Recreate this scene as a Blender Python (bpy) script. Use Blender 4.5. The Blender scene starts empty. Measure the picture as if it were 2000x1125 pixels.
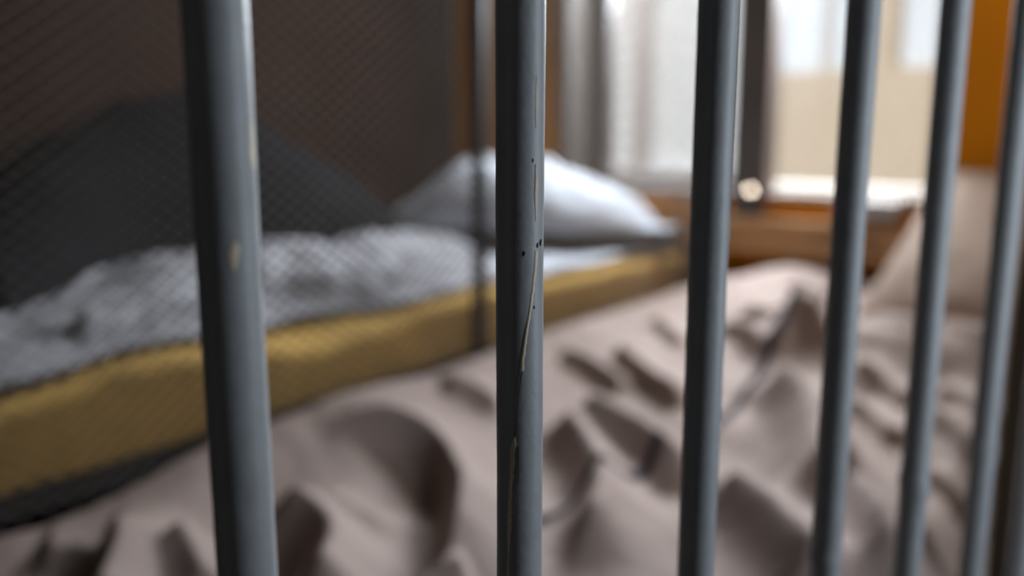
import bpy, bmesh, math, random
import numpy as np
from mathutils import Vector, Matrix, noise as mnoise

random.seed(4)
S = bpy.context.scene
COL = S.collection

# ------------------------------------------------------------------ camera data
F = 1683.0                      # focal length in pixels of the 2000x1125 frame
PITCH = math.atan(300.0 / F)
CP, SP = math.cos(PITCH), math.sin(PITCH)
H = 1.0                         # lens height above the cell floor
CAM = Vector((0, 0, H))


def ray(px, py):
    u = (px - 1000) / F
    v = (py - 562.5) / F
    return Vector((u, CP - v * SP, -SP - v * CP))


# bed coordinates: u along the beds to the window wall, w from the bunk edge out to the bars
O2 = Vector((-0.682, 1.082, 0))
UD = Vector((0.617, 0.787, 0)).normalized()
WD = Vector((UD.y, -UD.x, 0))


def P(u, w, zr):
    """bed coordinates (zr = height against the lens) to world"""
    q = O2 + UD * u + WD * w
    return Vector((q.x, q.y, H + zr))


def on_z(px, py, zr):
    d = ray(px, py)
    k = zr / d.z
    q = CAM + d * k
    r = q - O2
    return r.dot(UD), r.dot(WD)


def on_w(px, py, w):
    d = ray(px, py)
    k = (w + O2.dot(WD)) / d.dot(WD)
    q = CAM + d * k
    return (q - O2).dot(UD), q.z - H


def on_u(px, py, u):
    d = ray(px, py)
    k = (u + O2.dot(UD)) / d.dot(UD)
    q = CAM + d * k
    return (q - O2).dot(WD), q.z - H


BED_M = Matrix(((UD.x, WD.x, 0, O2.x), (UD.y, WD.y, 0, O2.y), (0, 0, 1, H), (0, 0, 0, 1)))

# ------------------------------------------------------------------ materials


def mat(name, col, col2=None, scale=8.0, rough=0.6, metal=0.0, bump=0.0, bscale=60.0, sheen=0.0, stretch=(1, 1, 1), coat=0.0, spec=0.5):
    m = bpy.data.materials.new(name)
    m.use_nodes = True
    nt = m.node_tree
    b = nt.nodes['Principled BSDF']
    b.inputs['Roughness'].default_value = rough
    b.inputs['Metallic'].default_value = metal
    b.inputs['Specular IOR Level'].default_value = spec
    b.inputs['Sheen Weight'].default_value = sheen
    b.inputs['Coat Weight'].default_value = coat
    tc = nt.nodes.new('ShaderNodeTexCoord')
    mp = nt.nodes.new('ShaderNodeMapping')
    mp.inputs['Scale'].default_value = stretch
    nt.links.new(tc.outputs['Object'], mp.inputs['Vector'])
    n = nt.nodes.new('ShaderNodeTexNoise')
    n.inputs['Scale'].default_value = scale
    n.inputs['Detail'].default_value = 6
    nt.links.new(mp.outputs[0], n.inputs['Vector'])
    r = nt.nodes.new('ShaderNodeValToRGB')
    c2 = col2 or tuple(x * 0.75 for x in col)
    r.color_ramp.elements[0].position = 0.3
    r.color_ramp.elements[0].color = (*c2, 1)
    r.color_ramp.elements[1].position = 0.7
    r.color_ramp.elements[1].color = (*col, 1)
    nt.links.new(n.outputs['Fac'], r.inputs['Fac'])
    nt.links.new(r.outputs['Color'], b.inputs['Base Color'])
    if bump > 0:
        n2 = nt.nodes.new('ShaderNodeTexNoise')
        n2.inputs['Scale'].default_value = bscale
        n2.inputs['Detail'].default_value = 4
        nt.links.new(mp.outputs[0], n2.inputs['Vector'])
        bp = nt.nodes.new('ShaderNodeBump')
        bp.inputs['Strength'].default_value = bump
        bp.inputs['Distance'].default_value = 0.004
        nt.links.new(n2.outputs['Fac'], bp.inputs['Height'])
        nt.links.new(bp.outputs[0], b.inputs['Normal'])
    return m


M = {}
M['bar'] = mat('blue grey bar paint', (0.30, 0.308, 0.318), (0.26, 0.266, 0.275), scale=60, rough=0.45, bump=0.06, bscale=260, spec=0.4)
M['chip'] = mat('bare cream primer', (0.72, 0.62, 0.47), (0.58, 0.47, 0.33), scale=300, rough=0.7)
M['pit'] = mat('dark rust pit', (0.02, 0.017, 0.015), rough=0.9)
M['rail'] = mat('dark steel', (0.014, 0.014, 0.016), rough=0.6, spec=0.12)
M['wire'] = mat('grey wire', (0.155, 0.136, 0.122), rough=0.7, spec=0.12)
M['post'] = mat('dark grey post paint', (0.032, 0.033, 0.037), rough=0.5)
M['brownwall'] = mat('dark brown wall paint', (0.036, 0.0165, 0.0085), (0.029, 0.0135, 0.007), scale=3, rough=0.8, bump=0.3, bscale=40, spec=0.08)
M['orangewall'] = mat('orange wall paint', (0.60, 0.215, 0.008), (0.53, 0.19, 0.007), scale=4, rough=0.8, bump=0.2, bscale=60, spec=0.08)
M['plaster'] = mat('pale plaster', (0.10, 0.084, 0.073), (0.085, 0.07, 0.06), scale=6, rough=0.8, bump=0.3, bscale=50)
M['ceil'] = mat('ceiling paint', (0.075, 0.052, 0.034), scale=3, rough=0.85, spec=0.1)
M['floor'] = mat('worn floor', (0.10, 0.075, 0.06), scale=5, rough=0.7, bump=0.2)
M['wood'] = mat('orange brown wood', (0.60, 0.36, 0.18), (0.48, 0.27, 0.12), scale=14, rough=0.5, stretch=(1, 14, 14))
M['frame'] = mat('grey brown window paint', (0.11, 0.095, 0.09), rough=0.5)
M['palerail'] = mat('pale grey paint', (0.50, 0.48, 0.46), rough=0.5)
M['greysill'] = mat('grey sill paint', (0.20, 0.185, 0.175), rough=0.6)
M['chrome'] = mat('polished steel', (0.85, 0.84, 0.82), (0.83, 0.82, 0.80), rough=0.2, metal=1.0)
M['ochre'] = mat('ochre mattress cover', (0.64, 0.385, 0.105), (0.52, 0.31, 0.082), scale=30, rough=0.9, bump=0.6, bscale=260, spec=0.08)
M['greycloth'] = mat('pale grey blanket wool', (0.46, 0.45, 0.475), (0.22, 0.207, 0.225), scale=14, rough=0.95, bump=0.5, bscale=180, spec=0.1)
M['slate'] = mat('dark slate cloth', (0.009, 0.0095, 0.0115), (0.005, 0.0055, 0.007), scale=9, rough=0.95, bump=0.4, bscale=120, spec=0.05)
M['white'] = mat('white cotton', (0.58, 0.60, 0.65), (0.52, 0.54, 0.59), scale=10, rough=0.85, bump=0.2, bscale=160)
M['sheet'] = mat('brown pink sheet cotton', (0.325, 0.252, 0.225), (0.28, 0.215, 0.19), scale=5, rough=0.8, bump=0.15, bscale=300, spec=0.12)
M['stripe'] = mat('dark slate seam thread', (0.018, 0.018, 0.026), rough=0.9, spec=0.04)
M['beige'] = mat('beige cotton', (0.30, 0.21, 0.16), (0.26, 0.18, 0.135), scale=6, rough=0.85, bump=0.2, bscale=160)
M['greycard'] = mat('pale grey cloth', (0.52, 0.50, 0.49), rough=0.8)
M['facade'] = mat('beige render', (0.47, 0.375, 0.275), (0.44, 0.35, 0.255), scale=2, rough=0.9)
M['whitefacade'] = mat('white render', (0.88, 0.88, 0.87), (0.83, 0.83, 0.82), scale=2, rough=0.9)
M['upper'] = mat('pale blue render', (0.60, 0.65, 0.71), (0.55, 0.60, 0.66), scale=2, rough=0.8)
M['pipe'] = mat('pink grey pipe paint', (0.68, 0.60, 0.57), rough=0.6)
M['stone'] = mat('pale sill stone', (0.40, 0.37, 0.34), (0.35, 0.325, 0.30), scale=20, rough=0.8)
M['tickling'] = mat('plain mattress cover', (0.30, 0.25, 0.22), rough=0.9)

g = bpy.data.materials.new('window glass')
g.use_nodes = True
nt = g.node_tree
nt.nodes.remove(nt.nodes['Principled BSDF'])
tr = nt.nodes.new('ShaderNodeBsdfTransparent')
tr.inputs[0].default_value = (0.97, 0.98, 0.98, 1)
gl = nt.nodes.new('ShaderNodeBsdfGlossy')
gl.inputs['Roughness'].default_value = 0.02
mx = nt.nodes.new('ShaderNodeMixShader')
mx.inputs[0].default_value = 0.05
nt.links.new(tr.outputs[0], mx.inputs[1])
nt.links.new(gl.outputs[0], mx.inputs[2])
nt.links.new(mx.outputs[0], nt.nodes['Material Output'].inputs[0])
M['glass'] = g

# ------------------------------------------------------------------ helpers


def link(name, bm, m, parent=None, smooth=True, mw=None):
    me = bpy.data.meshes.new(name)
    bm.normal_update()
    bm.to_mesh(me)
    bm.free()
    o = bpy.data.objects.new(name, me)
    COL.objects.link(o)
    for x in (m if isinstance(m, (list, tuple)) else [m]):
        me.materials.append(x)
    if smooth:
        for p in me.polygons:
            p.use_smooth = True
    if mw is not None:
        o.matrix_world = mw
    if parent:
        o.parent = parent
    return o


def tag(o, label=None, cat=None, group=None, kind=None):
    if label:
        o['label'] = label
    if cat:
        o['category'] = cat
    if group:
        o['group'] = group
    if kind:
        o['kind'] = kind
    return o


def empty(name, mw=None):
    o = bpy.data.objects.new(name, None)
    COL.objects.link(o)
    o.empty_display_size = 0.05
    if mw is not None:
        o.matrix_world = mw
    return o


def box(bm, a, b, bev=0.0):
    """axis-aligned box between corners a and b"""
    lo = [min(a[i], b[i]) for i in range(3)]
    hi = [max(a[i], b[i]) for i in range(3)]
    vs = [bm.verts.new((x, y, z)) for x in (lo[0], hi[0]) for y in (lo[1], hi[1]) for z in (lo[2], hi[2])]
    idx = [(0, 1, 3, 2), (4, 6, 7, 5), (0, 4, 5, 1), (2, 3, 7, 6), (0, 2, 6, 4), (1, 5, 7, 3)]
    fs = [bm.faces.new([vs[i] for i in f]) for f in idx]
    if bev > 0:
        es = list({e for f in fs for e in f.edges})
        bmesh.ops.bevel(bm, geom=es, offset=bev, segments=2, affect='EDGES', profile=0.7)
    return fs


def boxo(name, a, b, m, parent=None, bev=0.0, mw=None):
    bm = bmesh.new()
    box(bm, a, b, bev)
    return link(name, bm, m, parent, smooth=False, mw=mw)


def tube(bm, pts, rad, seg=12, cap=True):
    rings = []
    n = len(pts)
    for i, p in enumerate(pts):
        a = pts[max(0, i - 1)]
        b = pts[min(n - 1, i + 1)]
        t = (Vector(b) - Vector(a)).normalized()
        x = t.orthogonal().normalized() if abs(t.z) < 0.99 else Vector((1, 0, 0))
        if abs(t.z) >= 0.99:
            x = (Vector((1, 0, 0)) - t * t.x).normalized()
        y = t.cross(x)
        r = rad[i] if isinstance(rad, (list, tuple)) else rad
        rings.append([bm.verts.new(Vector(p) + (x * math.cos(2 * math.pi * k / seg) + y * math.sin(2 * math.pi * k / seg)) * r) for k in range(seg)])
    for i in range(n - 1):
        for k in range(seg):
            bm.faces.new([rings[i][k], rings[i][(k + 1) % seg], rings[i + 1][(k + 1) % seg], rings[i + 1][k]])
    if cap:
        bm.faces.new(rings[0][::-1])
        bm.faces.new(rings[-1])


def grid_mesh(X, Y, Z, smooth=True):
    """bmesh from 2-D coordinate arrays"""
    bm = bmesh.new()
    n, m = X.shape
    vs = [[bm.verts.new((X[i, j], Y[i, j], Z[i, j])) for j in range(m)] for i in range(n)]
    for i in range(n - 1):
        for j in range(m - 1):
            bm.faces.new([vs[i][j], vs[i + 1][j], vs[i + 1][j + 1], vs[i][j + 1]])
    return bm


def fbm(x, y, seed, octaves=3):
    s, a, f = 0.0, 1.0, 1.0
    for _ in range(octaves):
        s += a * mnoise.noise(Vector((x * f, y * f, seed)))
        a *= 0.5
        f *= 2.0
    return s


def noise_arr(X, Y, seed, octaves=3):
    return np.array([[fbm(X[i, j], Y[i, j], seed, octaves) for j in range(X.shape[1])] for i in range(X.shape[0])])


def sdist(PX, PY, poly):
    """signed distance (positive on the right-hand side walking in the u,w frame given) and the parameter 0..1"""
    best = np.full(PX.shape, 1e9)
    sg = np.zeros(PX.shape)
    par = np.zeros(PX.shape)
    L = [0.0]
    for a, b in zip(poly[:-1], poly[1:]):
        L.append(L[-1] + math.hypot(b[0] - a[0], b[1] - a[1]))
    for k, (a, b) in enumerate(zip(poly[:-1], poly[1:])):
        dx, dy = b[0] - a[0], b[1] - a[1]
        l2 = dx * dx + dy * dy + 1e-12
        t = ((PX - a[0]) * dx + (PY - a[1]) * dy) / l2
        tc = np.clip(t, 0, 1)
        qx, qy = PX - a[0] - tc * dx, PY - a[1] - tc * dy
        d = np.hypot(qx, qy)
        c = dx * (PY - a[1]) - dy * (PX - a[0])
        m = d < best
        best = np.where(m, d, best)
        sg = np.where(m, np.sign(c), sg)
        par = np.where(m, (L[k] + tc * math.sqrt(l2)) / L[-1], par)
    return best * sg, par


def smooth_poly(pts, n=6):
    """Catmull-Rom through the points"""
    if len(pts) < 3:
        return pts
    p = [pts[0]] + list(pts) + [pts[-1]]
    out = []
    for i in range(1, len(p) - 2):
        for k in range(n):
            t = k / n
            q = []
            for c in range(2):
                a, b, cc, d = p[i - 1][c], p[i][c], p[i + 1][c], p[i + 2][c]
                q.append(0.5 * (2 * b + (cc - a) * t + (2 * a - 5 * b + 4 * cc - d) * t * t + (3 * b - a - 3 * cc + d) * t ** 3))
            out.append(tuple(q))
    out.append(tuple(pts[-1]))
    return out


def solid(o, th, off=-1):
    md = o.modifiers.new('thickness', 'SOLIDIFY')
    md.thickness = th
    md.offset = off
    return o


def sstep(a, b, x):
    t = np.clip((x - a) / (b - a), 0, 1)
    return t * t * (3 - 2 * t)


# ------------------------------------------------------------------ the setting
U_WALL = 2.08          # front of the window wall
W_LEFT = -1.05         # left wall
T_WALL = 0.42
Z0, Z1 = -H, 1.6       # floor and ceiling against the lens

OPEN_L, OPEN_R = on_u(1106, 200, U_WALL)[0], on_u(1822, 200, U_WALL)[0]
SILL = -0.172
HEAD = 1.15
U_BACK, W_RIGHT = -2.6, 1.83
FILL_C = P(1.45, 1.25, .80)                   # added fill light, cell side of the light-blocking wall
LIGHT_C = P(.42, W_RIGHT - .03, 0.20)      # middle of the assumed corridor lamp

fl = boxo('floor', (U_BACK - .2, W_LEFT - .2, Z0 - .1), (U_WALL + T_WALL, W_RIGHT + .2, Z0), M['floor'], mw=BED_M)
tag(fl, kind='structure')
ce = boxo('ceiling', (U_BACK - .2, W_LEFT - .2, Z1), (U_WALL + T_WALL, W_RIGHT + .2, Z1 + .1), M['ceil'], mw=BED_M)
tag(ce, kind='structure')
wl = boxo('wall_left', (U_BACK, W_LEFT - .2, Z0), (U_WALL, W_LEFT, Z1), M['brownwall'], mw=BED_M)
tag(wl, kind='structure')
wr = boxo('wall_right', (U_BACK, W_RIGHT, Z0), (U_WALL, W_RIGHT + .2, Z1), M['ceil'], mw=BED_M)
tag(wr, kind='structure')
wf = boxo('wall_corridor', (U_BACK - .2, W_LEFT - .2, Z0), (U_BACK, W_RIGHT + .2, Z1), M['ceil'], mw=BED_M)
tag(wf, kind='structure')
bm = bmesh.new()
box(bm, (U_WALL, W_LEFT - .2, Z0), (U_WALL + .225, OPEN_L, Z1))
box(bm, (U_WALL + .225, W_LEFT - .2, Z0), (U_WALL + T_WALL, OPEN_L - .22, Z1))
box(bm, (U_WALL, OPEN_R, Z0), (U_WALL + T_WALL, W_RIGHT + .2, Z1))
box(bm, (U_WALL, OPEN_L, Z0), (U_WALL + .225, OPEN_R, SILL - .02))
box(bm, (U_WALL + .225, OPEN_L - .22, Z0), (U_WALL + T_WALL, OPEN_R, SILL - .02))
box(bm, (U_WALL, OPEN_L, HEAD), (U_WALL + .225, OPEN_R, Z1))
box(bm, (U_WALL + .225, OPEN_L - .22, HEAD), (U_WALL + T_WALL, OPEN_R, Z1))
wb = link('wall_back', bm, M['orangewall'], smooth=False, mw=BED_M)
tag(wb, kind='structure')

# pale plaster lining of the window recess
bm = bmesh.new()
box(bm, (U_WALL - .004, OPEN_L - .035, SILL - .02), (U_WALL + .22, OPEN_L + .006, HEAD), 0.003)
tr1 = link('trim_1', bm, M['plaster'], smooth=False, mw=BED_M)
tag(tr1, kind='structure')
# wooden ledge board along the wall under the window
bm = bmesh.new()
lz = -0.245
box(bm, (U_WALL - .05, 0.06, lz - .10), (U_WALL, 0.60, lz), 0.006)
box(bm, (U_WALL - .075, 0.05, lz - .10), (U_WALL - .05, 0.61, lz - .075), 0.004)
tr2 = link('trim_2', bm, M['wood'], smooth=False, mw=BED_M)
tag(tr2, kind='structure')

# ------------------------------------------------------------------ window
U_WIN = U_WALL + 0.16
win = empty('window_1', BED_M @ Matrix.Translation((U_WIN, (OPEN_L + OPEN_R) / 2, SILL)))
tag(win, kind='structure')


def child(name, bm, m, parent, smooth=False):
    """bmesh given in bed coordinates, linked under parent"""
    bm.transform(parent.matrix_world.inverted() @ BED_M)
    return link(name, bm, m, parent, smooth)


def wx(px, py=200):
    return on_u(px, py, U_WIN)[0]


FL, FR = OPEN_L + .006, OPEN_R
PL0, PL1 = wx(1186), wx(1436)
PR0, PR1 = wx(1510), FR - 0.03
bm = bmesh.new()
box(bm, (U_WIN, FL, SILL - .02), (U_WIN + .06, PL0, HEAD), .004)
box(bm, (U_WIN, PR1, SILL - .02), (U_WIN + .06, FR, HEAD), .004)
box(bm, (U_WIN, PL0, HEAD - .06), (U_WIN + .06, PR1, HEAD), .004)
child('window_frame', bm, M['frame'], win)
bm = bmesh.new()
box(bm, (U_WIN - .012, PL1, SILL - .02), (U_WIN + .06, PR0, HEAD - .06), .006)
box(bm, (U_WIN - .025, PL1 + .035, SILL - .02), (U_WIN - .012, PR0 - .035, HEAD - .06), .004)
child('mullion', bm, M['frame'], win)
bm = bmesh.new()
box(bm, (U_WIN + .005, PL0, SILL - .02), (U_WIN + .055, PL1, SILL + .045), .004)
tag(child('bottom_rail', bm, M['palerail'], win), label='pale grey bottom rail')
for a, b in ((PL0, PL1), (PR0, PR1)):
    bm = bmesh.new()
    box(bm, (U_WIN + .03, a, SILL - .01), (U_WIN + .034, b, HEAD - .06))
    child('pane', bm, M['glass'], win)
# outer stone sill
bm = bmesh.new()
MW0, MW1 = on_u(1440, 200, U_WALL - .018)[0], on_u(1503, 200, U_WALL - .018)[0]
box(bm, (U_WALL - .006, MW1 - .01, SILL - .019), (U_WIN - .026, OPEN_R - .001, SILL + .002), .004)
tag(child('sill_board', bm, M['stone'], win), label='pale inner sill board')
bm = bmesh.new()
box(bm, (U_WALL - .006, OPEN_L + .007, SILL - .019), (U_WIN - .026, MW0 + .002, SILL + .002), .004)
tag(child('sill_board', bm, M['greysill'], win), label='grey inner sill board behind the pillow')
bm = bmesh.new()
box(bm, (U_WALL - .018, MW0, SILL - .17), (U_WALL - .001, MW1, HEAD - .002), .004)
child('mullion_cover', bm, M['frame'], win)
bm = bmesh.new()
box(bm, (U_WIN + .066, OPEN_L - .215, SILL - .019), (U_WALL + T_WALL + .10, OPEN_R - .002, SILL + .005), .004)
child('window_sill', bm, M['stone'], win)

# polished round knob on the wall under the mullion
wk, zk = on_u(1466, 371, U_WALL - .05)
kc = P(U_WALL - .05, wk, zk)
nrm = ((CAM - kc).normalized() + (FILL_C - kc).normalized()).normalized()
knob = empty('metal_knob', Matrix.Translation(kc))
tag(knob, 'small round polished metal knob below the window mullion', 'knob')
bm = bmesh.new()
rot = nrm.to_track_quat('Z', 'X').to_matrix().to_4x4()
prof = [(0.0095, 0.0), (0.0115, -0.001), (0.0125, -0.005), (0.0095, -0.010), (0.005, -0.013), (0.004, -0.020)]
rings = []
for r, z in prof:
    rings.append([bm.verts.new((r * math.cos(2 * math.pi * k / 32), r * math.sin(2 * math.pi * k / 32), z)) for k in range(32)])
bm.faces.new(rings[0])
for a, b in zip(rings[:-1], rings[1:]):
    for k in range(32):
        bm.faces.new([a[k], b[k], b[(k + 1) % 32], a[(k + 1) % 32]])
bm.transform(rot)
link('knob_head', bm, M['chrome'], knob, smooth=False)
bm = bmesh.new()
tube(bm, [tuple(-nrm * .012), tuple(-nrm * .018 + UD * .01), tuple(UD * .0335)], .004, 12)
link('stem', bm, M['chrome'], knob)


def lattice(bm, x0, x1, z0, z1, dw, dh, r, axis, off):
    """woven diamond wires in the rectangle x0..x1, z0..z1; axis 0 runs along u at w=off, axis 1 along w at u=off"""
    k = dh / dw

    def put(a, b, lift):
        if axis == 0:
            pa, pb = Vector((a[0], off + lift, a[1])), Vector((b[0], off + lift, b[1]))
            nv = Vector((0, 1, 0))
        else:
            pa, pb = Vector((off + lift, a[0], a[1])), Vector((off + lift, b[0], b[1]))
            nv = Vector((1, 0, 0))
        t = (pb - pa).normalized()
        s = t.cross(nv) * r
        q = nv * r
        A = [bm.verts.new(pa + d) for d in (s + q, s - q, -s - q, -s + q)]
        B = [bm.verts.new(pb + d) for d in (s + q, s - q, -s - q, -s + q)]
        for i in range(4):
            bm.faces.new([A[i], A[(i + 1) % 4], B[(i + 1) % 4], B[i]])
    for sgn in (1, -1):
        c0 = -(z1 - z0) / k
        n = int((x1 - x0 + (z1 - z0) / k) / dw) + 2
        for i in range(n):
            xs = (x0 + c0 + i * dw) if sgn > 0 else (x0 + i * dw)
            # z = z0 + sgn*k*(x-xs)
            xa, xb = (xs, xs + (z1 - z0) / k) if sgn > 0 else (xs - (z1 - z0) / k, xs)
            a, b = max(xa, x0), min(xb, x1)
            if b - a < 0.004:
                continue
            f = (lambda x: z0 + k * (x - xs)) if sgn > 0 else (lambda x: z0 + k * (xs - x))
            put((a, f(a)), (b, f(b)), r * 0.9 * sgn)


scr = empty('window_screen', BED_M @ Matrix.Translation((U_WIN + .18, (OPEN_L + OPEN_R) / 2, SILL + .01)))
tag(scr, 'wire security mesh stretched outside the cell window', 'window screen')
bm = bmesh.new()
lattice(bm, OPEN_L - .21, OPEN_R - .005, SILL + .01, HEAD - .02, .030, .022, .0012, 1, U_WIN + .18)
child('wire_mesh', bm, M['wire'], scr)
bm = bmesh.new()
for (a, b) in (((OPEN_L - .215, SILL + .006), (OPEN_L - .20, HEAD - .01)), ((OPEN_R - .012, SILL + .006), (OPEN_R - .001, HEAD - .01)),
               ((OPEN_L - .20, HEAD - .022), (OPEN_R - .012, HEAD - .01))):
    box(bm, (U_WIN + .172, a[0], a[1]), (U_WIN + .188, b[0], b[1]))
child('mesh_frame', bm, M['frame'], scr)

# ------------------------------------------------------------------ outside
UB = 8.0


def ob(px, py, u=UB):
    return on_u(px, py, u)


bld = empty('building', BED_M @ Matrix.Translation((UB, 1.0, Z0 - 2)))
tag(bld, 'beige rendered building with tall pale windows seen through the right pane', 'building')
wA, wB = ob(1470, 100)[0], 14.0
zt = ob(1600, 138)[1]
bm = bmesh.new()
box(bm, (UB, wA, Z0 - 2), (UB + 3, wB, zt), .02)
child('wall', bm, M['facade'], bld)
bm = bmesh.new()
box(bm, (UB + .5, wA, zt), (UB + 3, wB, zt + 5), .02)
child('upper_storey', bm, M['upper'], bld)
for a, b in ((1702, 1738), (1880, 1920)):
    bm = bmesh.new()
    box(bm, (UB + .1, ob(a, 60)[0], zt), (UB + .5, ob(b, 60)[0], zt + 5), .02)
    child('pillar', bm, M['facade'], bld)
bm = bmesh.new()
box(bm, (UB + .42, ob(1572, 60)[0], zt), (UB + .5, ob(1600, 60)[0], zt + 5), .02)
tag(child('window_post', bm, M['palerail'], bld), label='pale grey post')
bl2 = empty('building', BED_M @ Matrix.Translation((UB + .6, -4, Z0 - 2)))
tag(bl2, 'white rendered building with a downpipe seen through the left pane', 'building')
bm = bmesh.new()
box(bm, (UB + .6, -11, Z0 - 2), (UB + 3.6, wA - .05, 6.5), .02)
child('wall', bm, M['whitefacade'], bl2)
wp = ob(1255, 100, UB + .45)[0]
bm = bmesh.new()
tube(bm, [(UB + .45, wp, Z0 - 2), (UB + .45, wp, 2), (UB + .45, wp, 6.4)], .11, 16)
child('downpipe', bm, M['pipe'], bl2, True)
for zz in (-.5, 1.5, 3.5):
    bm = bmesh.new()
    box(bm, (UB + .33, wp - .14, zz), (UB + .6, wp + .14, zz + .06), .01)
    child('pipe_bracket', bm, M['pipe'], bl2)
gr = boxo('ground', (U_WALL + T_WALL + .15, -11, Z0 - 2.1), (UB + 4, 14, Z0 - 2), M['plaster'], mw=BED_M)
tag(gr, kind='structure')

# ------------------------------------------------------------------ bunk with its ochre mattress
ZB = -0.488           # underside of the mattress
ZT = -0.362           # its top
BW = 0.92             # bunk width
BU0, BU1 = -0.22, 1.985
bunk = empty('bunk_bed', BED_M @ Matrix.Translation(((BU0 + BU1) / 2, -BW / 2, Z0)))
tag(bunk, 'low dark steel bunk frame under the ochre mattress', 'bed')
bm = bmesh.new()
box(bm, (BU0, -0.030, ZB - .035), (BU1, 0.0, ZB - .002), .004)
child('side_rail', bm, M['rail'], bunk)
bm = bmesh.new()
box(bm, (BU0, -BW, ZB - .05), (BU1, -BW + .03, ZB - .002), .004)
child('side_rail', bm, M['rail'], bunk)
bm = bmesh.new()
box(bm, (BU0, -BW + .03, ZB - .02), (BU1, -0.03, ZB - .003))
child('base_board', bm, M['rail'], bunk)
for u, w in ((BU0 + .02, -.03), (BU1 - .02, -.03), (BU0 + .02, -BW + .03), (BU1 - .02, -BW + .03)):
    bm = bmesh.new()
    tube(bm, [(u, w, Z0), (u, w, ZB - .03)], .018, 16)
    child('leg', bm, M['rail'], bunk, True)


def padded(u0, u1, w0, w1, z0, z1, rad, seed, amp, nu=120, nw=50, topf=None):
    """closed rounded slab with a lumpy skin, bed coordinates"""
    bm = bmesh.new()
    bmesh.ops.create_grid(bm, x_segments=2, y_segments=2, size=1)
    bm.free()
    bm = bmesh.new()
    nz = 8
    # section loop round w,z
    loop = []
    n_c = 6

    def arc(cy, cz, a0):
        for k in range(n_c + 1):
            a = a0 + math.pi / 2 * k / n_c
            loop.append((cy + rad * math.cos(a), cz + rad * math.sin(a)))
    ys = np.linspace(w0 + rad, w1 - rad, nw)
    arc(w1 - rad, z1 - rad, 0)
    loop += [(y, z1) for y in ys[::-1][1:-1]]
    arc(w0 + rad, z1 - rad, math.pi / 2)
    arc(w0 + rad, z0 + rad, math.pi)
    loop += [(y, z0) for y in ys[1:-1]]
    arc(w1 - rad, z0 + rad, 3 * math.pi / 2)
    us = np.linspace(u0, u1, nu)
    rings = []
    for i, u in enumerate(us):
        e = min(u - u0, u1 - u)
        sh = 0.0
        if e < rad:
            sh = rad - math.sqrt(max(0, rad * rad - (rad - e) ** 2))
        ring = []
        for (y, z) in loop:
            yc, zc = (w0 + w1) / 2, (z0 + z1) / 2
            hy, hz = (w1 - w0) / 2, (z1 - z0) / 2
            y2 = yc + (y - yc) * (hy - sh) / hy
            z2 = zc + (z - zc) * (hz - sh) / hz
            d = amp * fbm(u * 5, y * 5 + z * 9, seed, 3)
            zz = z2 + (d if z > zc else 0)
            yy = y2 + d * 0.8 * (1 if y > yc else -1) * (0.2 if abs(y - yc) < hy - rad else 1)
            if topf is not None and z > zc:
                zz += topf(u, y)
            ring.append(bm.verts.new((u, yy, zz)))
        rings.append(ring)
    n = len(loop)
    for a, b in zip(rings[:-1], rings[1:]):
        for k in range(n):
            bm.faces.new([a[k], a[(k + 1) % n], b[(k + 1) % n], b[k]])
    bm.faces.new(rings[0][::-1])
    bm.faces.new(rings[-1])
    bmesh.ops.recalc_face_normals(bm, faces=bm.faces[:])
    return bm


mt = empty('mattress', BED_M @ Matrix.Translation(((BU0 + BU1) / 2, -BW / 2, ZB)))
tag(mt, 'thick ochre foam mattress on the bunk behind the wire mesh', 'mattress')


def mtop(u, y):
    near = math.exp(-((y + 0.03) / 0.12) ** 2)
    # a raised lump of the cover near the foot and a slight sag before it
    return near * (0.020 * math.exp(-((u - .26) / .16) ** 2) - 0.018 * math.exp(-((u - .60) / .14) ** 2) + 0.012 * math.exp(-((u - .95) / .25) ** 2))


bm = padded(BU0, BU1 - .005, -BW + .02, -0.006, ZB, ZT, .028, 3.3, .008, topf=mtop)
child('cover', bm, M['ochre'], mt, True)
# piping round the lower seam
bm = bmesh.new()
tube(bm, [(BU0 + .03 + (BU1 - BU0 - .06) * k / 40, -0.004 + .001 * math.sin(k), ZB + .020) for k in range(41)], .0035, 8)
child('piping', bm, M['ochre'], mt, True)

# ------------------------------------------------------------------ white under-sheet on the head half
us = np.linspace(1.18, 1.97, 70)
ws = np.linspace(-.58, -0.045, 60)
X, Y = np.meshgrid(us, ws, indexing='ij')
Z = ZT + .020 + 0.008 * noise_arr(X * 9, Y * 5, 7.7) + 0.0 * X
o = link('under_sheet', grid_mesh(X, Y, Z), M['white'], mw=BED_M)
solid(o, .004, 1)
tag(o, 'thin white under sheet spread beneath the white pillow', 'sheet')

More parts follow.
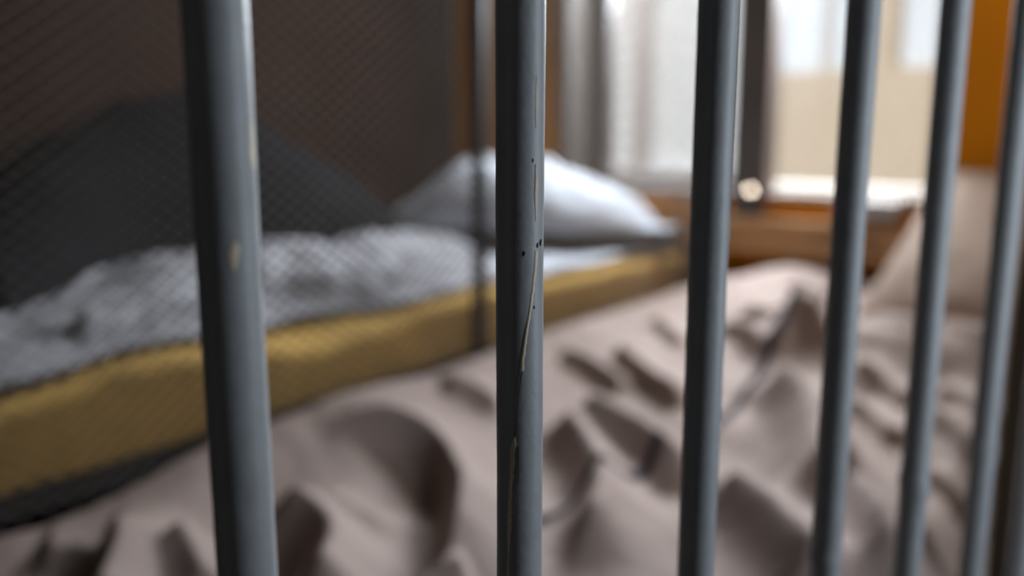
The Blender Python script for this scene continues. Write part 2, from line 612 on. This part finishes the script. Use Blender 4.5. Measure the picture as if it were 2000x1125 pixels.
# ------------------------------------------------------------------ crumpled pale grey blanket
us = np.linspace(-.20, 1.38, 190)
ws = np.linspace(-.68, -.02, 110)
X, Y = np.meshgrid(us, ws, indexing='ij')
n1 = noise_arr(X * 3.2, Y * 4.5, 1.3, 2)
n2 = noise_arr(X * 7 + Y * 5, Y * 6 - X * 2, 5.1, 2)
rid = 1 - np.abs(n2) * 1.6
near_edge = -0.075 - 0.06 * np.exp(-((X - .24) / .12) ** 2) - 0.05 * np.exp(-((X - .62) / .12) ** 2) + 0.025 * np.sin(X * 9)
env = sstep(0, .10, near_edge - Y) * sstep(0, .06, Y + .42 + .26 * sstep(.05, .6, X)) * sstep(0, .10, X + .20) * sstep(0, .16, 1.36 + .05 * np.sin(Y * 14) - X)
env = env * (.35 + .65 * sstep(-.1, .75, X))
Z = ZT + .018 + np.array([[max(0, mtop(X[i, j], Y[i, j])) for j in range(X.shape[1])] for i in range(X.shape[0])]) + env * (.036 + .026 * n1 + .016 * np.clip(rid, 0, 1) + .035 * np.exp(-((Y + .50) / .22) ** 2))
FOLDS = [  # crest polyline, height, dark-side width, light-side width
    ([(150, 560), (190, 590), (240, 640), (255, 690)], .05, .03, .06),
    ([(20, 640), (120, 660), (170, 720)], .045, .03, .06),
    ([(255, 570), (300, 590), (350, 650)], .05, .03, .07),
    ([(40, 690), (110, 690), (175, 735)], .04, .03, .06),
    ([(300, 640), (380, 660), (440, 700)], .035, .03, .06),
    ([(500, 640), (560, 650), (600, 690)], .03, .03, .06),
    ([(590, 560), (640, 590), (690, 640)], .03, .04, .08),
    ([(720, 520), (800, 560), (870, 600)], .03, .04, .08),
]
for pts, h, wd, wlt in FOLDS:
    poly = smooth_poly([on_z(px, py, ZT + .06 + h) for px, py in pts])
    d, t = sdist(X, Y, poly)
    e = sstep(0, .15, t) * sstep(0, .15, 1 - t)
    Z += 1.5 * env * e * h * np.where(d > 0, np.exp(-(d / (.75 * wd)) ** 2), np.exp(-(d / wlt) ** 2))
bm = grid_mesh(X, Y, Z)
bm.faces.ensure_lookup_table()
cut = (Y > near_edge + .006) | (Y < -.42 - .26 * sstep(.05, .6, X) - .004)
bmesh.ops.delete(bm, geom=[bm.faces[i * (X.shape[1] - 1) + j] for i in range(X.shape[0] - 1) for j in range(X.shape[1] - 1) if cut[i, j]], context='FACES')
o = link('blanket', bm, M['greycloth'], mw=BED_M)
solid(o, .008, -1)
tag(o, 'crumpled pale grey blanket spread along the ochre mattress', 'blanket')

# ------------------------------------------------------------------ dark slate bedding bundled against the left wall
wq = -0.80
prof = [on_w(px, py, wq) for px, py in ((-150, 400), (0, 330), (130, 265), (270, 195), (380, 172), (470, 215), (560, 275), (640, 315), (700, 375), (745, 425), (765, 470))]
pu = [a for a, b in prof]
pz = [b for a, b in prof]
us = np.linspace(pu[0], pu[-1], 120)
ws = np.linspace(-1.03, -.38, 80)
X, Y = np.meshgrid(us, ws, indexing='ij')
top = np.interp(X, pu, pz)
n1 = noise_arr(X * 4, Y * 5, 9.2, 3)
hw = np.where(Y > -.82, .22 + .20 * (1 - sstep(.05, .6, X)), .22)
shp = np.clip(1 - ((Y + .82) / hw) ** 2, 0, 1) ** .55
base = ZT + .028
Z = base + (np.maximum(top - base, .0)) * shp + .022 * n1 * shp * sstep(0, .2, top - base)
bm = grid_mesh(X, Y, Z)
bm.faces.ensure_lookup_table()
cut = (shp <= 0) & (np.roll(shp, 1, 1) <= 0) & (np.roll(shp, -1, 1) <= 0)
bmesh.ops.delete(bm, geom=[bm.faces[i * (X.shape[1] - 1) + j] for i in range(X.shape[0] - 1) for j in range(X.shape[1] - 1) if cut[i, j]], context='FACES')
o = link('duvet', bm, M['slate'], mw=BED_M)
solid(o, .010, -1)
tag(o, 'dark slate duvet bundled high against the brown wall', 'duvet')


# ------------------------------------------------------------------ pillows
def pillow(a, b, t, seed, amp=.012, n=60, pinch=.06):
    """pillow of half sizes a, b and half thickness t round the origin, lying in xy"""
    bm = bmesh.new()
    s = np.linspace(-1, 1, n)
    X0, Y0 = np.meshgrid(s, s, indexing='ij')
    prof = np.clip((1 - np.abs(X0) ** 2.6), 0, 1) ** .55 * np.clip((1 - np.abs(Y0) ** 2.6), 0, 1) ** .55
    X = a * X0 * (1 - pinch * (1 - Y0 ** 2))
    Y = b * Y0 * (1 - pinch * (1 - X0 ** 2))
    nn = noise_arr(X * 9, Y * 9, seed, 3)
    up = t * prof + amp * nn * prof
    dn = -t * prof + amp * nn * prof
    for Zs, flip in ((up, False), (dn, True)):
        vs = [[bm.verts.new((X[i, j], Y[i, j], Zs[i, j])) for j in range(n)] for i in range(n)]
        for i in range(n - 1):
            for j in range(n - 1):
                f = [vs[i][j], vs[i + 1][j], vs[i + 1][j + 1], vs[i][j + 1]]
                bm.faces.new(f[::-1] if flip else f)
    bmesh.ops.remove_doubles(bm, verts=bm.verts[:], dist=1e-5)
    return bm


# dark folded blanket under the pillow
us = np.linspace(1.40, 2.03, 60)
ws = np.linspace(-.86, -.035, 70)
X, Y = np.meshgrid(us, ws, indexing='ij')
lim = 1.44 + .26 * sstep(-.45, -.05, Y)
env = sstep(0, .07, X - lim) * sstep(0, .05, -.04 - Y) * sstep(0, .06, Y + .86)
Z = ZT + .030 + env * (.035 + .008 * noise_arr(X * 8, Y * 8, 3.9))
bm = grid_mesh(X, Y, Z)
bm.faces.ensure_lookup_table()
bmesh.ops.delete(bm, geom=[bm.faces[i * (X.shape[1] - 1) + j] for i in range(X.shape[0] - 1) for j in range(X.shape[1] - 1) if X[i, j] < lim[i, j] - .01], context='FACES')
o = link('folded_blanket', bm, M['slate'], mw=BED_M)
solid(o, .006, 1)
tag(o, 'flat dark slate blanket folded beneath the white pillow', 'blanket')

# large white pillow slumped against the window wall; ridge line from its near tip to its far end
PA, PB = Vector((1.90, -.05)), Vector((1.63, -.86))


def on_line(px, py):
    """where the sight line meets the upright plane through PA and PB: parameter and height"""
    d = ray(px, py)
    a = O2 + UD * PA.x + WD * PA.y
    e = UD * (PB.x - PA.x) + WD * (PB.y - PA.y)
    nn = Vector((e.y, -e.x, 0))
    k = (a - Vector((0, 0, 0))).dot(nn) / d.dot(nn)
    q = d * k
    return (Vector((q.x, q.y, 0)) - a).dot(e) / e.dot(e), q.z


sil = [on_line(px, py) for px, py in ((1322, 486), (1300, 462), (1258, 418), (1222, 384), (1150, 352), (1070, 322), (1000, 314), (950, 318), (905, 336), (855, 378), (815, 418), (790, 445))]
PBASE = ZT + .084
nt_, ns_ = 90, 60
tt = np.linspace(sil[0][0], sil[-1][0], nt_)
ht = np.maximum(np.interp(tt, [a for a, b in sil], [b for a, b in sil]) - PBASE, .006)
bm = bmesh.new()
for side in (1, -1):
    rows = []
    for i, t in enumerate(tt):
        row = []
        e = min(1, ht[i] / .10)
        for j in range(ns_):
            s_ = -1 + 2 * j / (ns_ - 1)
            wd_ = (.25 if s_ < 0 else .13) * (e ** .6 * .9 + .1)
            c = max(0, 1 - abs(s_) ** 2.3) ** .62
            u_ = PA.x + (PB.x - PA.x) * t + wd_ * s_
            w_ = PA.y + (PB.y - PA.y) * t
            nz = fbm(u_ * 6, w_ * 6, 8.8, 3)
            z_ = PBASE + ht[i] * c * (1 + .20 * nz) if side > 0 else PBASE - .001
            row.append(bm.verts.new((u_, w_, z_)))
        rows.append(row)
    for i in range(nt_ - 1):
        for j in range(ns_ - 1):
            f = [rows[i][j], rows[i][j + 1], rows[i + 1][j + 1], rows[i + 1][j]]
            bm.faces.new(f if side > 0 else f[::-1])
bmesh.ops.remove_doubles(bm, verts=bm.verts[:], dist=.0012)
bmesh.ops.recalc_face_normals(bm, faces=bm.faces[:])
pw = link('pillow', bm, M['white'], mw=BED_M)
tag(pw, 'plump white pillow slumped at the head of the mesh-screened bunk', 'pillow')

# beige pillow reclined against the orange wall
ang_b = math.radians(-38)
lt = on_u(1808, 350, 2.0)[0]
lb = on_u(1692, 525, 1.63)[0]
print('beige left edge w', lt, lb)
Rx = Matrix.Rotation(math.radians(-90), 4, 'Z')
bm = pillow(.25, .275, .055, 6.4, amp=.006, pinch=.02)
bm.transform(Matrix.Rotation(math.radians(8), 4, 'Z'))
bm.transform(Matrix.Translation((1.81, (lt + lb) / 2 + .255, -.275)) @ Matrix.Rotation(ang_b, 4, 'Y') @ Rx)
pb = link('pillow', bm, M['beige'], mw=BED_M)
tag(pb, 'beige pillow reclined against the orange wall', 'pillow')

# pale folded cloth on the wall side of the beige pillow
fc = boxo('folded_cloth', (1.96, .44, -.225), (2.07, .60, -.175), M['greycard'], bev=.012, mw=BED_M)
tag(fc, 'small pale grey folded cloth tucked between window ledge and beige pillow', 'cloth')

# ------------------------------------------------------------------ wire-mesh partition along the bunk
WM = 0.022
up_, _ = on_w(936, 400, WM)
part = empty('mesh_partition', BED_M @ Matrix.Translation((up_, WM, Z0)))
tag(part, 'grey diamond wire-mesh screen with dark post along the bunk', 'mesh screen')
for a, b in ((BU0, up_), (up_, U_WALL - .002)):
    bm = bmesh.new()
    lattice(bm, a, b, ZB - .02, 1.2, .034, .024, .0013, 0, WM)
    child('wire_panel', bm, M['wire'], part)
bm = bmesh.new()
tube(bm, [(up_, WM, Z0), (up_, WM, 0), (up_, WM, 1.25)], .015, 20)
child('post', bm, M['post'], part, True)
bm = bmesh.new()
box(bm, (BU0, WM - .01, 1.2), (U_WALL - .002, WM + .01, 1.22))
child('top_rail', bm, M['post'], part)

# ------------------------------------------------------------------ wide low bed in front with the crumpled brown sheet
W0, W1 = .05, .88
bed = empty('bed', BED_M @ Matrix.Translation((1.0, .46, Z0)))
tag(bed, 'low bed beneath the crumpled brown pink sheet', 'bed')
bm = padded(.02, 2.04, W0, W1, -.80, -.66, .03, 4.1, .004, nu=60, nw=20)
child('mattress', bm, M['tickling'], bed, True)
bm = bmesh.new()
box(bm, (.02, W0, -.86), (2.04, W1, -.80), .005)
child('frame', bm, M['rail'], bed)
for u, w in ((.06, W0 + .04), (2.0, W0 + .04), (.06, W1 - .04), (2.0, W1 - .04)):
    bm = bmesh.new()
    tube(bm, [(u, w, Z0), (u, w, -.86)], .02, 16)
    child('leg', bm, M['rail'], bed, True)

ZS = -0.575
us = np.linspace(-.14, 2.055, 430)
ts = np.linspace(0, 1, 220)
X, T = np.meshgrid(us, ts, indexing='ij')
WMAX = np.minimum(1.07, .855 + .25 * (X + .1))
Y = .040 + T * (WMAX - .040)
n0 = noise_arr(X * 2.2, Y * 2.6, 11.0, 2)
Z = ZS + .018 * n0 + .0045 * noise_arr(X * 11 + Y * 4, Y * 8 - X * 3, 31.0, 3)
# bunched up against the bunk rail, sloping down at the near side and up to the far end
Z += (.055 + .045 * sstep(.0, .35, X)) * np.exp(-((Y - .036) / .15) ** 2)
Z += .175 * sstep(.85, 2.0, X) * (.40 + .60 * sstep(.06, .36, Y))
Z -= .10 * sstep(.0, .16, Y - (WMAX - .14))


def zbase(u, w):
    t = min(1, max(0, (u - .85) / 1.15))
    z = ZS + .018 * fbm(u * 2.2, w * 2.6, 11.0, 2) + .095 * math.exp(-((w - .036) / .15) ** 2) +   .175 * t * t * (3 - 2 * t) * (.40 + .60 * float(sstep(.06, .36, w)))
    return z


def on_sheet(px, py, h):
    z = ZS
    for _ in range(12):
        u, w = on_z(px, py, min(z, -.2))
        z = .5 * z + .5 * (zbase(u, w) + h)
    return u, w


SHEET = [
    # crest pixels, height, dark-side width, light-side width (dark on the right hand walking along the picture)
    ([(620, 795), (700, 785), (790, 800), (860, 845), (897, 915), (895, 985), (868, 1050), (850, 1100)], .060, .024, .070),
    ([(500, 905), (560, 938), (620, 975), (650, 1020), (632, 1075), (590, 1140)], .060, .055, .060),
    ([(600, 960), (680, 1005), (770, 1035)], .020, .03, .05),
    ([(185, 975), (225, 990), (228, 1040), (200, 1110), (180, 1160)], .055, .040, .065),
    ([(330, 1030), (370, 1070), (410, 1140)], .035, .03, .05),
    ([(60, 1020), (130, 1030), (200, 1060)], .02, .03, .05),
    ([(860, 730), (920, 745), (990, 785)], .030, .020, .040),
    ([(1050, 760), (1110, 800), (1160, 860), (1175, 930), (1145, 1000), (1100, 1040)], .064, .050, .055),
    ([(1100, 770), (1190, 795), (1280, 835), (1345, 880)], .070, .050, .060),
    ([(1085, 670), (1150, 695), (1225, 740)], .030, .018, .035),
    ([(1200, 645), (1235, 690), (1320, 745), (1345, 760)], .040, .022, .045),
    ([(1260, 605), (1300, 630), (1335, 660)], .025, .018, .035),
    ([(1395, 612), (1450, 635), (1510, 685)], .035, .022, .040),
    ([(1440, 700), (1510, 700), (1570, 745), (1600, 820), (1615, 900)], .085, .075, .060),
    ([(1380, 885), (1450, 920), (1530, 980), (1600, 1050), (1640, 1110)], .070, .060, .070),
    ([(1625, 880), (1680, 930), (1740, 1000), (1790, 1080)], .066, .055, .060),
    ([(1660, 640), (1720, 650), (1800, 668)], .022, .022, .035),
    ([(1660, 705), (1720, 730), (1790, 775)], .025, .022, .040),
    ([(1810, 660), (1880, 675), (1960, 710)], .022, .022, .040),
    ([(1800, 780), (1860, 815), (1930, 870)], .030, .024, .045),
    ([(1790, 900), (1840, 920), (1910, 960)], .025, .022, .040),
    ([(1780, 1020), (1830, 1055), (1890, 1110)], .028, .022, .040),
    ([(930, 1110), (850, 1125), (800, 1150)], .03, .03, .05),
    ([(1425, 590), (1490, 600), (1560, 625), (1600, 650)], .040, .030, .050),
    ([(1640, 560), (1585, 600), (1520, 665), (1480, 720)], .028, .030, .030),
    ([(1530, 545), (1590, 560), (1640, 590)], .022, .025, .04),
    ([(1660, 620), (1720, 622), (1800, 628), (1900, 640), (1990, 660)], .035, .030, .040),
    ([(1820, 740), (1880, 760), (1950, 800)], .025, .024, .040),
    ([(1640, 770), (1700, 800), (1760, 850)], .028, .024, .045),
    ([(1560, 640), (1640, 690), (1700, 760)], .020, .025, .04),
]
for pts, h, wd, wlt in SHEET:
    poly = smooth_poly([on_sheet(px, py, h * 1.2) for px, py in pts])
    d, t = sdist(X, Y, poly)
    e = sstep(0, .22, t) * sstep(0, .22, 1 - t)
    Z += 1.2 * e * h * np.where(d > 0, np.exp(-np.abs(d / (.72 * wd)) ** 1.8), np.exp(-(np.abs(d) / wlt) ** 1.4))
# soft swellings between the folds
for px, py, hh, rr in ((670, 900, .016, .075), (1440, 850, .025, .09), (960, 1040, .02, .08), (300, 1060, .02, .07)):
    a_, b_ = on_sheet(px, py, 0)
    Z += hh * np.exp(-((X - a_) ** 2 + (Y - b_) ** 2) / rr ** 2)
# ridge pushed up in front of the beige pillow
Z += .055 * np.exp(-((X - 1.49) / .065) ** 2) * sstep(.36, .52, Y)
# raised bunch at the far corner beside the bunk
cu, cw = 1.93, .30
Z += .035 * np.exp(-((X - cu) / .16) ** 2 - ((Y - cw) / .16) ** 2)
Z = np.where(Y < .30, np.minimum(Z, -.505 + .045 * sstep(.0, .35, X) + .5 * np.clip(Y - .04, 0, 1)), Z)
# the cloth gives way under the reclined pillow
under = -.275 + (X - 1.81) * math.tan(math.radians(38)) - .062 / math.cos(math.radians(38)) - .006
Z = np.where((X > 1.585) & (Y > lb - .02), np.minimum(Z, under), Z)
for _ in range(1):
    A = np.pad(Z, 1, mode='edge')
    Z = (A[:-2, 1:-1] + A[2:, 1:-1] + A[1:-1, :-2] + A[1:-1, 2:] + 2 * A[1:-1, 1:-1]) / 6
bm = grid_mesh(X, Y, Z)
# woven-in dark seam running across the cloth
seam = smooth_poly([on_sheet(px, py, .02) for px, py in ((1640, 560), (1589, 605), (1511, 683), (1467, 739), (1417, 811), (1330, 885), (1240, 935), (1150, 965), (1060, 1010), (1010, 1035))])
d, t = sdist(X, Y, seam)
bm.faces.ensure_lookup_table()
mcols = X.shape[1] - 1
for i in range(X.shape[0] - 1):
    for j in range(mcols):
        if abs(d[i, j]) < .0115:
            bm.faces[i * mcols + j].material_index = 1
o = link('bed_sheet', bm, [M['sheet'], M['stripe']], mw=BED_M)
solid(o, .004, -1)
tag(o, 'crumpled brown pink sheet with a dark seam across the near bed', 'sheet')

# ------------------------------------------------------------------ barred door
Z_BAR = 0.398
BX = math.atan(1950 * CP / F)
BD = Vector((math.sin(BX), math.cos(BX), 0))
b1 = CAM + ray(1015.5, 562) * Z_BAR
b1.z = 0


def bar_point(px):
    """where the pixel column at mid height meets the door plane"""
    d = ray(px, 562)
    nrm = Vector((BD.y, -BD.x, 0))
    k = (b1 - Vector((0, 0, 0))).dot(nrm) / Vector((d.x, d.y, 0)).dot(nrm)
    q = Vector((d.x, d.y, 0)) * k
    return (q - b1).dot(BD)


meas = [bar_point(x) for x in (451, 1015.5, 1381, 1649, 1818, 1952)]
pitch_ = (meas[5] - meas[0]) / 5
print('bar spacings', [round(b - a, 4) for a, b in zip(meas[:-1], meas[1:])], pitch_)
RB = 0.0110
door = empty('barred_door', Matrix.Translation((b1.x, b1.y, 0)))
tag(door, 'grey painted barred cell door standing ajar in front of the beds', 'barred door')


def dchild(name, bm, m, parent=None, smooth=True):
    bm.transform(Matrix.Translation((-b1.x, -b1.y, 0)))
    return link(name, bm, m, parent or door, smooth)


def zof(py, px=1015, s=0.0):
    """height on a bar at offset s for picture row py"""
    q = b1 + BD * s
    u = None
    # depth grows slightly with the row; solve along the vertical line
    lo, hi = 0.0, 2.0
    for _ in range(50):
        mid = (lo + hi) / 2
        r = Vector((q.x, q.y, mid)) - CAM
        zc = r.y * CP - r.z * SP
        yy = 562.5 - F * (r.y * SP + r.z * CP) / zc
        if yy > py:
            lo = mid
        else:
            hi = mid
    return (lo + hi) / 2


def bar_mesh(s, knots, seed):
    """round bar with a faintly uneven skin; knots = (height, bulge, spread, side angle)"""
    q = b1 + BD * s
    bm = bmesh.new()
    zs = sorted(set([0.10 + 1.96 * k / 220 for k in range(221)] + [kz + o * sp / 4 for kz, b, sp, a in knots for o in range(-10, 11)]))
    seg = 56
    rings = []
    for z in zs:
        ring = []
        wob = .00035 * fbm(z * 6, 0, seed, 2)
        for k in range(seg):
            a = 2 * math.pi * k / seg
            r = RB + .00018 * fbm(z * 40, math.sin(a) * 1.5, seed + 3, 2)
            for kz, b, sp, ka in knots:
                r += b * math.exp(-((z - kz) / sp) ** 2) * (0.35 + 0.65 * max(0, math.cos(a - ka)))
            ring.append(bm.verts.new((q.x + wob + r * math.cos(a), q.y + r * math.sin(a), z)))
        rings.append(ring)
    for a, b in zip(rings[:-1], rings[1:]):
        for k in range(seg):
            bm.faces.new([a[k], a[(k + 1) % seg], b[(k + 1) % seg], b[k]])
    bm.faces.new(rings[0][::-1])
    bm.faces.new(rings[-1])
    return bm


def patch(s, pts, name, m, parent, widths, lift=.00025):
    """flake on the bar skin that follows picture points; widths in metres"""
    q = b1 + BD * s
    to = (CAM - Vector((q.x, q.y, H)))
    base = math.atan2(to.y, to.x)
    dist = math.hypot(q.x, q.y)
    bm = bmesh.new()
    rows = []
    dense, dw = [], []
    for i in range(len(pts) - 1):
        n = max(2, int(abs(pts[i + 1][1] - pts[i][1]) / 6))
        for k in range(n):
            f = k / n
            dense.append((pts[i][0] + (pts[i + 1][0] - pts[i][0]) * f, pts[i][1] + (pts[i + 1][1] - pts[i][1]) * f))
            dw.append(widths[i] + (widths[i + 1] - widths[i]) * f)
    dense.append(pts[-1])
    dw.append(widths[-1])
    for (px, py), wd in zip(dense, dw):
        d = ray(px, py)
        dh = Vector((d.x, d.y)).normalized()
        perp = dh.x * (-q.y) - dh.y * (-q.x)
        # signed offset of the sight line from the bar axis, to the right positive
        off = dh.x * q.y - dh.y * q.x
        off = max(-.0107, min(.0107, off))
        ang = base + math.asin(off / RB) + 0.0
        z = zof(py, px, s)
        jit = wd * .35 * random.uniform(-1, 1)
        row = []
        for e in (-1, -.3, .3, 1):
            a = ang + (e * (wd + .3 * jit) / 2 + jit * .3) / RB
            r = RB + .00018 * fbm(z * 40, math.sin(a) * 1.5, 0, 2) + lift * (1 if abs(e) < .9 else .2)
            row.append(bm.verts.new((q.x + r * math.cos(a), q.y + r * math.sin(a), z)))
        rows.append(row)
    for a, b in zip(rows[:-1], rows[1:]):
        for k in range(3):
            bm.faces.new([a[k], a[k + 1], b[k + 1], b[k]])
    bmesh.ops.recalc_face_normals(bm, faces=bm.faces[:])
    return dchild(name, bm, m, parent)


bars = []
for n in range(-2, 6):
    s = meas[n + 1] if -1 <= n <= 4 else n * pitch_
    if n == -2:
        s = meas[0] - pitch_
    kn = []
    rightside = -math.pi / 4
    if n == 2:
        kn = [(zof(1085, 0, s), .0012, .006, math.pi)]
    if n == 3:
        kn = [(zof(955, 0, s), .0016, .009, -.3), (zof(935, 0, s), .0012, .006, 2.5)]
    if n == 4:
        kn = [(zof(868, 0, s), .0010, .007, math.pi), (zof(890, 0, s), .0006, .01, 0)]
    if n == 5:
        kn = [(zof(760, 0, s), .0010, .007, math.pi)]
    if n == -1:
        kn = []
    b = dchild('bar', bar_mesh(s, kn, 20 + n), M['bar'])
    bars.append((n, s, b))
B = {n: (s, b) for n, s, b in bars}
tag(B[0][1], label='bar with a long cream crack in its paint')
tag(B[-1][1], label='bar with two cream paint chips')
tag(B[3][1], label='bar with a lumpy weld low down')
s, b = B[0]
patch(s, [(1047, 150), (1047, 190), (1046, 250)], 'paint_crack', M['chip'], b, [0.0003, 0.0012, 0.0005])
patch(s, [(1045, 320), (1047, 345), (1046, 380), (1046, 428)], 'paint_crack', M['chip'], b, [0.0003, 0.0014, 0.0015, 0.0005])
patch(s, [(1047, 485), (1045, 520), (1041, 560), (1035, 600), (1028, 640), (1022, 680), (1019, 712)], 'paint_crack', M['chip'], b, [0.0015, 0.0014, 0.0014, 0.0012, 0.0015, 0.0017, 0.0020])
patch(s, [(1019, 714), (1014, 750), (1008, 800), (1006, 840)], 'crack_line', M['pit'], b, [.0006, .0003, .0003, .0004])
patch(s, [(1006, 838), (1003, 860), (1001, 900), (998, 940), (996, 1000), (994, 1060), (992, 1140)], 'paint_crack', M['chip'], b, [0.0010, 0.0027, 0.0020, 0.0017, 0.0024, 0.0015, 0.0014])
patch(s, [(1013, 855), (1012, 890), (1013, 925)], 'crack_line', M['pit'], b, [.0002, .0004, .0002])
patch(s, [(1056, 464), (1055, 470), (1055, 477)], 'rust_pit', M['pit'], b, [.0006, .0016, .0006])
patch(s, [(1050, 470), (1049, 475), (1049, 480)], 'rust_pit', M['pit'], b, [.0006, .0012, .0005])
patch(s, [(1023, 484), (1023, 489), (1023, 494)], 'rust_pit', M['pit'], b, [.0004, .0012, .0004])
patch(s, [(1040, 308), (1040, 312), (1040, 316)], 'rust_pit', M['pit'], b, [.0003, .0008, .0003])
patch(s, [(1043, 590), (1043, 593), (1043, 596)], 'rust_pit', M['pit'], b, [.0003, .0007, .0003])
s, b = B[-1]
patch(s, [(459, 466), (458, 480), (456, 497), (455, 518)], 'paint_chip', M['chip'], b, [0.0014, 0.0034, 0.0034, 0.0010])
patch(s, [(489, 235), (491, 265), (492, 300), (494, 330)], 'paint_chip', M['chip'], b, [0.0010, 0.0027, 0.0034, 0.0010])
# rails and stiles of the door, above, below and beside the view
for z in (.07, 2.06):
    bm = bmesh.new()
    e0, e1 = -2 * pitch_ - .07, 5 * pitch_ + .07
    nrm = Vector((BD.y, -BD.x, 0))
    vs = []
    for dz in (0, .05):
        for a, c in ((e0, -.008), (e1, -.008), (e1, .008), (e0, .008)):
            q = b1 + BD * a + nrm * c
            vs.append(bm.verts.new((q.x, q.y, z + dz)))
    for f in ((0, 3, 2, 1), (4, 5, 6, 7), (0, 1, 5, 4), (1, 2, 6, 5), (2, 3, 7, 6), (3, 0, 4, 7)):
        bm.faces.new([vs[i] for i in f])
    dchild('rail', bm, M['bar'], smooth=False)

# unseen wall beyond the door, added to block corridor light from the sheet
nrm = Vector((BD.y, -BD.x, 0))
bm = bmesh.new()
vs = []
for z in (0, H + Z1):
    for a, c in ((5 * pitch_ + .09, -.06), (5 * pitch_ + 2.6, -.06), (5 * pitch_ + 2.6, .06), (5 * pitch_ + .09, .06)):
        q = b1 + BD * a + nrm * c
        vs.append(bm.verts.new((q.x, q.y, z)))
for f in ((0, 3, 2, 1), (4, 5, 6, 7), (0, 1, 5, 4), (1, 2, 6, 5), (2, 3, 7, 6), (3, 0, 4, 7)):
    bm.faces.new([vs[i] for i in f])
bmesh.ops.recalc_face_normals(bm, faces=bm.faces[:])
tag(link('wall_light_block', bm, M['ceil'], smooth=False), kind='structure')

# ------------------------------------------------------------------ light
w = bpy.data.worlds.new('sky')
S.world = w
w.use_nodes = True
nt = w.node_tree
bg = nt.nodes['Background']
bg.inputs['Color'].default_value = (0.80, 0.90, 1.0, 1)
bg.inputs['Strength'].default_value = 1.25


def area(name, c, target, sx, sy, power, col):
    l = bpy.data.lights.new(name, 'AREA')
    l.shape = 'RECTANGLE'
    l.size, l.size_y = sx, sy
    l.energy = power
    l.color = col
    o = bpy.data.objects.new(name, l)
    COL.objects.link(o)
    o.location = c
    o.rotation_euler = (Vector(target) - Vector(c)).to_track_quat('-Z', 'Y').to_euler()
    return o


# assumed area lamp at the right-hand wall, lighting the bars; no window built
area('assumed_corridor_light', LIGHT_C, LIGHT_C - WD, .36, 1.2, 11.5, (0.80, 0.90, 1.0))
# added area lamps for the daylight falling in through the top of the cell window
area('cell_window_light', P(U_WIN + .235, OPEN_R - .26, .76), P(1.0, .30, -.5), .44, .55, 110, (0.86, 0.93, 1.0))
area('cell_window_light', P(U_WIN + .235, OPEN_L + .17, .76), P(1.0, -.45, -.4),   .30, .55, 150, (0.86, 0.93, 1.0))
# warm fill light added out of frame to brighten the orange wall and beige pillow
area('cell_fill_light', FILL_C, P(2.08, .55, -.10), .25, .25, 23, (1.0, 0.86, 0.70))
sun = bpy.data.lights.new('sun', 'SUN')
sun.energy = 7
sun.angle = math.radians(3)
so = bpy.data.objects.new('sun', sun)
COL.objects.link(so)
so.rotation_euler = (UD * 0.75 + WD * -0.25 + Vector((0, 0, -.6))).to_track_quat('-Z', 'Y').to_euler()

# ------------------------------------------------------------------ camera
cd = bpy.data.cameras.new('camera')
cd.sensor_width = 36
cd.lens = F * 36 / 2000
cd.clip_start = 0.01
cd.dof.use_dof = True
cd.dof.focus_distance = Z_BAR
cd.dof.aperture_fstop = cd.lens / 11.9
co = bpy.data.objects.new('camera', cd)
COL.objects.link(co)
co.location = CAM
co.rotation_euler = (math.pi / 2 - PITCH, 0, 0)
S.camera = co
S.view_settings.view_transform = 'Standard'
S.view_settings.look = 'None'
S.view_settings.gamma = 1
S.view_settings.exposure = -0.2
